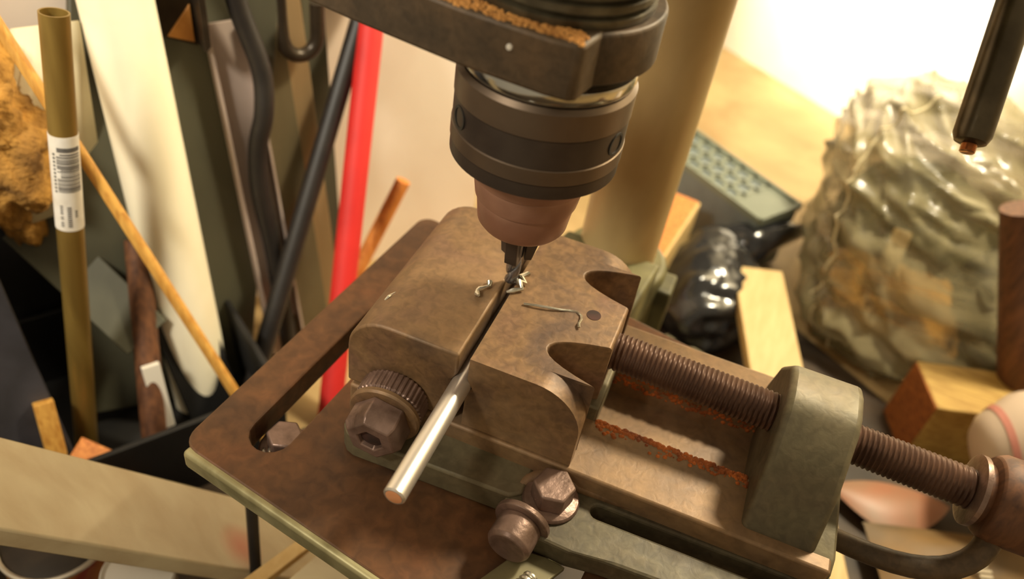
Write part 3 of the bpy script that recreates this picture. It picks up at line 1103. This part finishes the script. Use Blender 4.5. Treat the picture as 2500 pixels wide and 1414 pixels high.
mb = MB()
uprism(mb, [(-54, 140), (-50, 67), (-47.5, 47), (-31.5, 40), (-29, 44), (-24, 80), (-20, 140)], -227, -224)
uprism(mb, [(-33, 140), (-31.5, 41), (-28.5, 44), (-29.5, 140)], -224, -213)
mb.build('flange', 'angle', ai, 0.4)
mb = MB()
uprism(mb, [(-45.5, 47.6), (-33.2, 42.8), (-33.4, 62)], -224, -222.6)
mb.build('varnished_strip', 'amber', ai, 0.3)
# black rod, red rod, dowel
rb, rt = Vector((-160, 50, -156)), Vector((-158, 186, 46))
stick('black_rod', 'black', rb, ext(rb, rt, 1.08), 5.6, 5.6, 'straight matt black rod leaning beside the red rod', 'rod')
rb, rt = Vector((-112, 62, -159)), Vector((-155, 191, 55))
stick('red_rod', 'red', rb, ext(rb, rt, 1.05), 7.2, 7.2, 'bright red plastic rod leaning against the white panel', 'rod')
rb, rt = Vector((-152, 128, -158)), Vector((-124, 174, -55))
stick('wooden_dowel', 'orange_wood', rb, rt, 4.6, 4.6, 'short orange wooden dowel with a cut end beside the red rod', 'dowel')

# ================================================================== lower left
mb = MB()
c0, c1 = Vector((-151, -101, -40)), Vector((-99.5, -47.5, -115))
dv_ = c1 - c0
ext0, ext1 = c0 - dv_ * 0.9, c1 + dv_ * 0.5
dn = dv_.normalized()
wd = (Vector((31, -31, 0)) - dn * Vector((31, -31, 0)).dot(dn)).normalized()
mb.obox((ext0 + ext1) / 2, dn, wd, dn.cross(wd), (ext1 - ext0).length, 42, 9)
pbd = mb.build('pale_board', 'board_stained', None, 1.0)
nt = M['board_stained'].node_tree
st_p = (Vector((-93, -52, -116)) - OFF[pbd.name]) * MM
nt.nodes['stain'].inputs[1].default_value = st_p
tag(pbd, 'pale beige board sloping down under the table corner', 'board')
tn = thing('tin_can', 'open tin can with a bright rim and red-gold label under the board', 'can', (-166, -80, ZB))
mb = MB()
mb.lathe([(23.4, ZB), (23.4, -112)], (-166, -80, 0), n=48)
mb.build('label', 'tin_label', tn)
mb = MB()
mb.lathe([(23, -113), (24.4, -111.5), (24.4, -110), (23.4, -109.4), (22.4, -110), (22.4, -114)], (-166, -80, 0), n=48, cap=False)
mb.build('rim', 'tin', tn)
mb = MB()
mb.lathe([(22.8, -112.2), (22.0, -111.6), (5, -111.9)], (-166, -80, 0), n=40)  # flat dark disc closing the can just below its rim
mb.build('contents', 'tin_in', tn)
mb = MB()
mb.lathe([(13, ZB), (15, -113), (15.8, -111), (15, -110), (13.8, -112)], (-122, -80, 0), n=40)
tag(mb.build('white_cup', 'white_cup', None), 'plain white plastic cup beside the tin can', 'cup')
stick('black_dowel', 'black', (-74, -66, -158), (-86, -44, -60), 2.6, 2.6, 'thin black rod standing below the table edge', 'rod')
mb = MB()
flatbar(mb, (-66, -28, -120), (-71, -74, -96), 7, 4, face=(0, 0, 1))
tag(mb.build('thin_batten', 'pale_wood', None, 0.4), 'thin pale wooden batten poking out below the table edge', 'batten')
mb = MB()
mb.obox((-40, -62, -128), (1, -0.3, 0), (0.3, 1, 0), (0, 0, 1), 34, 60, 63)
tag(mb.build('wood_block', 'board', None, 1.0), 'tan wooden block on the bench below the table edge', 'wood block')

# ================================================================== right side
# grey-blue tray with a latticed top
tr = thing('plastic_tray', 'grey-blue plastic organiser tray with a grid of square pockets', 'tray', uv(-200, 345, ZB))
mb = MB()
tu0, tu1, tv0, tv1, tz = -340.0, -104.0, 325.0, 374.0, -100.0
mb.obox(uv((tu0 + tu1) / 2, (tv0 + tv1) / 2, (ZB + tz - 4) / 2), UX, VY, (0, 0, 1), tu1 - tu0 - 3, tv1 - tv0 - 3, tz - 4 - ZB)
mb.build('body', 'tray', tr, 1.0)
mb = MB()


def ub(a0, a1, b0, b1, z0, z1):
    mb.obox(uv((a0 + a1) / 2, (b0 + b1) / 2, (z0 + z1) / 2), UX, VY, (0, 0, 1), a1 - a0, b1 - b0, z1 - z0)


ub(tu0, tu1, tv0, tv0 + 2.2, tz - 5.5, tz)
ub(tu0, tu1, tv1 - 2.2, tv1, tz - 5.5, tz)
ub(tu1 - 2.2, tu1, tv0, tv1, tz - 5.5, tz)
ub(tu1 - 30, tu1, tv0, tv1, tz - 5.5, tz - 2.6)
a = tu1 - 30
while a > tu0:
    ub(a - 4.2, a, tv0, tv1, tz - 5.5, tz - 2.2)
    a -= 14.0
for b in (tv0 + 2, tv0 + 14, tv0 + 29, tv0 + 43):
    ub(tu0, tu1 - 28, b, b + 4.4, tz - 5.5, tz - 2.2)
mb.build('lattice_top', 'tray_top', tr, 0.0)

# wood block beside the column
wb = thing('plywood_block', 'orange plywood block with a pale edge standing between column and tray', 'wood block', (26, 286, ZB))
mb = MB()
wx, wy = Vector((0.97, -0.12, 0)), Vector((0.12, 0.97, 0))
mb.obox((22, 286, -129.5), wx, wy, (0, 0, 1), 42, 84, 60)
mb.build('block', 'orange_wood', wb, 0.8)
mb = MB()
mb.obox(Vector((22, 286, -129.5)) + wx * 22.2, wx, wy, (0, 0, 1), 2.2, 83, 59)
mb.build('pale_edge', 'pale_wood', wb, 0.4)

# plank
pl0, pl1 = Vector((102.7, 286.5, -117)), Vector((184, 51, -153))
dpl = pl1 - pl0
mb = MB()
sdp = Vector((0, 0, 1)).cross(dpl).normalized()
mb.obox((pl0 + pl1) / 2 - sdp.cross(dpl.normalized()) * 0, dpl, sdp, dpl.cross(sdp), dpl.length, 36, 9)
tag(mb.build('pale_plank', 'pale_wood', None, 0.6), 'smooth pale wooden plank lying on the bench under the vise end block', 'plank')

# black bag and its twisted neck
bb = lump('black_bag', 'black_gloss', (76, 282, -143), (38, 56, 36), 5, 0.08, 'shiny crumpled black plastic bag between the tray and the plank', 'bag', freq=0.02, nu=72, nv=50, flat=ZB, fold=0.22)
mb = MB()
mb.tube([(84, 318, -130), (98, 338, -124), (114, 356, -122), (128, 372, -126)], [22, 16, 11, 8], 18)
mb.v = [p + Vector((0, 0, 5 * noise.noise(p * 0.09))) for p in mb.v]
OFF[bb.name] = OFF[bb.name]
mb.build('bag_neck', 'black_gloss', bb, smooth=180)

# clear bag with things in it
mb = MB()
bu, bvn = 150, 100
bc = Vector((234, 364, -84))
brad = (100, 92, 84)
for j in range(bvn + 1):
    t = math.pi * j / bvn
    for i in range(bu):
        p = 2 * math.pi * i / bu
        d = Vector((math.sin(t) * math.cos(p), math.sin(t) * math.sin(p), math.cos(t)))
        d = Vector([math.copysign(abs(c_) ** 0.62, c_) for c_ in d])
        q = Vector((d.x * brad[0], d.y * brad[1], d.z * brad[2]))
        q.xy = q.xy * (1.0 - 0.16 * d.z)
        k = 1 + 0.10 * noise.noise(q * 0.011 + Vector((4, 9, 1)))
        rid = 1 - abs(noise.noise(Vector((q.x * 0.006 + q.z * 0.01, q.y * 0.016 - q.x * 0.01, q.z * 0.07 + q.x * 0.02))))
        rid2 = 1 - abs(noise.noise(Vector((q.x * 0.05 + q.z * 0.02, q.y * 0.012, q.z * 0.02 + 7))))
        k += 0.10 * (rid ** 5 - 0.4) + 0.05 * (rid2 ** 6 - 0.4)
        q = bc + q * k + Vector((-22, 34, 0)) * (d.z + 0.2)
        q.z = max(q.z, ZB + 0.3)
        mb.v.append(q)
for j in range(bvn):
    for i in range(bu):
        i2 = (i + 1) % bu
        mb.f.append((j * bu + i, j * bu + i2, (j + 1) * bu + i2, (j + 1) * bu + i))
cbag = tag(mb.build('clear_bag', 'film', smooth=180), 'large wrinkled clear plastic bag slumped on the bench behind the pine block', 'bag')
si = int(218 / 360 * bu)
seam = []
for j in range(6, bvn - 16):
    p_ = mb.v[j * bu + si]
    seam.append(p_ + (p_ - bc).normalized() * 0.8)
mb = MB()
mb.tube(seam, 0.9, 8)
mb.build('seam', 'white_sheet', cbag)
lump('brown_filling', 'fibre', (205, 330, -136), (52, 58, 23), 17, 0.25, 'tan fibrous stuff lying inside the clear plastic bag', 'filling', freq=0.04, nu=50, nv=30, flat=ZB)
lump('olive_cloth', 'olive', (210, 410, -112), (60, 50, 45), 29, 0.2, 'crumpled olive cloth inside the clear plastic bag', 'cloth', freq=0.02, nu=50, nv=30, flat=ZB)
lump('dark_rag', 'dark_board', (284, 352, -124), (40, 52, 35), 31, 0.2, 'dark crumpled rag inside the clear plastic bag', 'rag', freq=0.03, nu=50, nv=30, flat=ZB)
mb = MB()
flatbar(mb, (188, 330, -74), (186, 312, -100), 12, 6, face=(0, -0.7, 0.7))
tag(mb.build('cork_piece', 'pale_wood', None, 1.0), 'small beige cork piece seen inside the clear bag', 'cork')
stick('brown_tube', 'brown_wood', (276, 254, -109), (225, 270, -2), 12, 12, 'reddish brown tube standing on the pine block against the clear bag', 'tube')

# pine block
pn = thing('pine_block', 'thick yellow pine offcut with an orange end grain face', 'wood block', (255, 232, ZB))
mb = MB()
px_, py_ = Vector((0.95, 0.31, 0)).normalized(), Vector((-0.31, 0.95, 0)).normalized()
pc = Vector((219, 221, -134.7)) + px_ * 60
mb.obox(pc, px_, py_, (0, 0, 1), 120, 40, 50)
mb.build('block', 'pine', pn, 0.8)
mb = MB()
mb.obox(pc - px_ * 60.4, px_, py_, (0, 0, 1), 1.2, 38.8, 49)
mb.build('end_grain', 'endgrain', pn, 0.3)

# white bottle lying on its side
bt = thing('white_bottle', 'white plastic bottle with a pink band lying by the pine block', 'bottle', (300, 205, ZB))
bd = Vector((0.90, 0.30, 0.32)).normalized()
bo = Vector((241, 166, -101))
mb = MB()
mb.lathe([(8, 0), (15, 1.5), (21, 6), (31, 24), (32, 30), (32, 120)], bo, bd, n=48)
mb.build('body', 'bottle', bt)
mb = MB()
mb.lathe([(23.7, 10.5), (25.6, 13.6), (25.9, 13.5), (24.0, 10.3)], bo, bd, n=48, cap=False)
mb.build('band', 'pinkband', bt)

# pink-brown scraper-like piece, paper packet
mb = MB()
ring = []
for i in range(25):
    t = i / 24
    wv_ = math.sin(math.pi * t) ** 0.8
    c_ = Vector((180 + 70 * t, 148 + 18 * t - 8 * math.sin(math.pi * t), ZB + 8))
    for (q, h) in ((-1, 0), (-0.5, 3.2), (0, 4.4), (0.5, 3.2), (1, 0), (0, -5)):
        mb.v.append(c_ + Vector((-0.22, 0.97, 0)) * (q * 18 * wv_) + Vector((0, 0, h * wv_ + 0.2)))
for j in range(24):
    for i in range(6):
        i2 = (i + 1) % 6
        mb.f.append((j * 6 + i, j * 6 + i2, (j + 1) * 6 + i2, (j + 1) * 6 + i))
tag(mb.build('plastic_scraper', 'pink', smooth=60), 'pinkish lens-shaped plastic piece lying below the vise screw', 'plastic piece')
pk = thing('paper_packet', 'crumpled tan paper packet with faded print by the vise handle', 'packet', (255, 120, ZB))
mb = MB()
n1 = 18
for s in (1, -1):
    for j in range(n1 + 1):
        for i in range(n1 + 1):
            x, y = i / n1 * 2 - 1, j / n1 * 2 - 1
            h = (1 - x ** 4) * (1 - y ** 4) * 11 * (0.75 + 0.5 * noise.noise(Vector((x * 2.2, y * 2.2, 5 + s)))) + 0.6
            p = Vector((258, 108, ZB + 13)) + px_ * x * 52 + py_ * y * 36
            mb.v.append(p + Vector((0, 0, h * (1 if s > 0 else -0.9))))
    k = 0 if s > 0 else (n1 + 1) ** 2
    for j in range(n1):
        for i in range(n1):
            q = k + j * (n1 + 1) + i
            mb.f.append((q, q + 1, q + n1 + 2, q + n1 + 1))
mb.build('bag', 'packet', pk, smooth=60)
mb = MB()
for k in range(5):
    mb.obox(Vector((258, 112, ZB + 24.4)) + px_ * (k * 0.3) + py_ * (8 - k * 3.2), px_, py_, (0, 0, 1), 9 - (k % 2) * 2, 1.7, 1.6)
mb.build('print', 'packet_print', pk)

# crumpled clear scrap behind the moving jaw
lump('plastic_scrap', 'film_thin', (62, 196, -148), (24, 20, 13), 23, 0.5, 'crumpled clear plastic scrap behind the vise screw', 'plastic scrap', freq=0.09, nu=48, nv=30, flat=ZB)
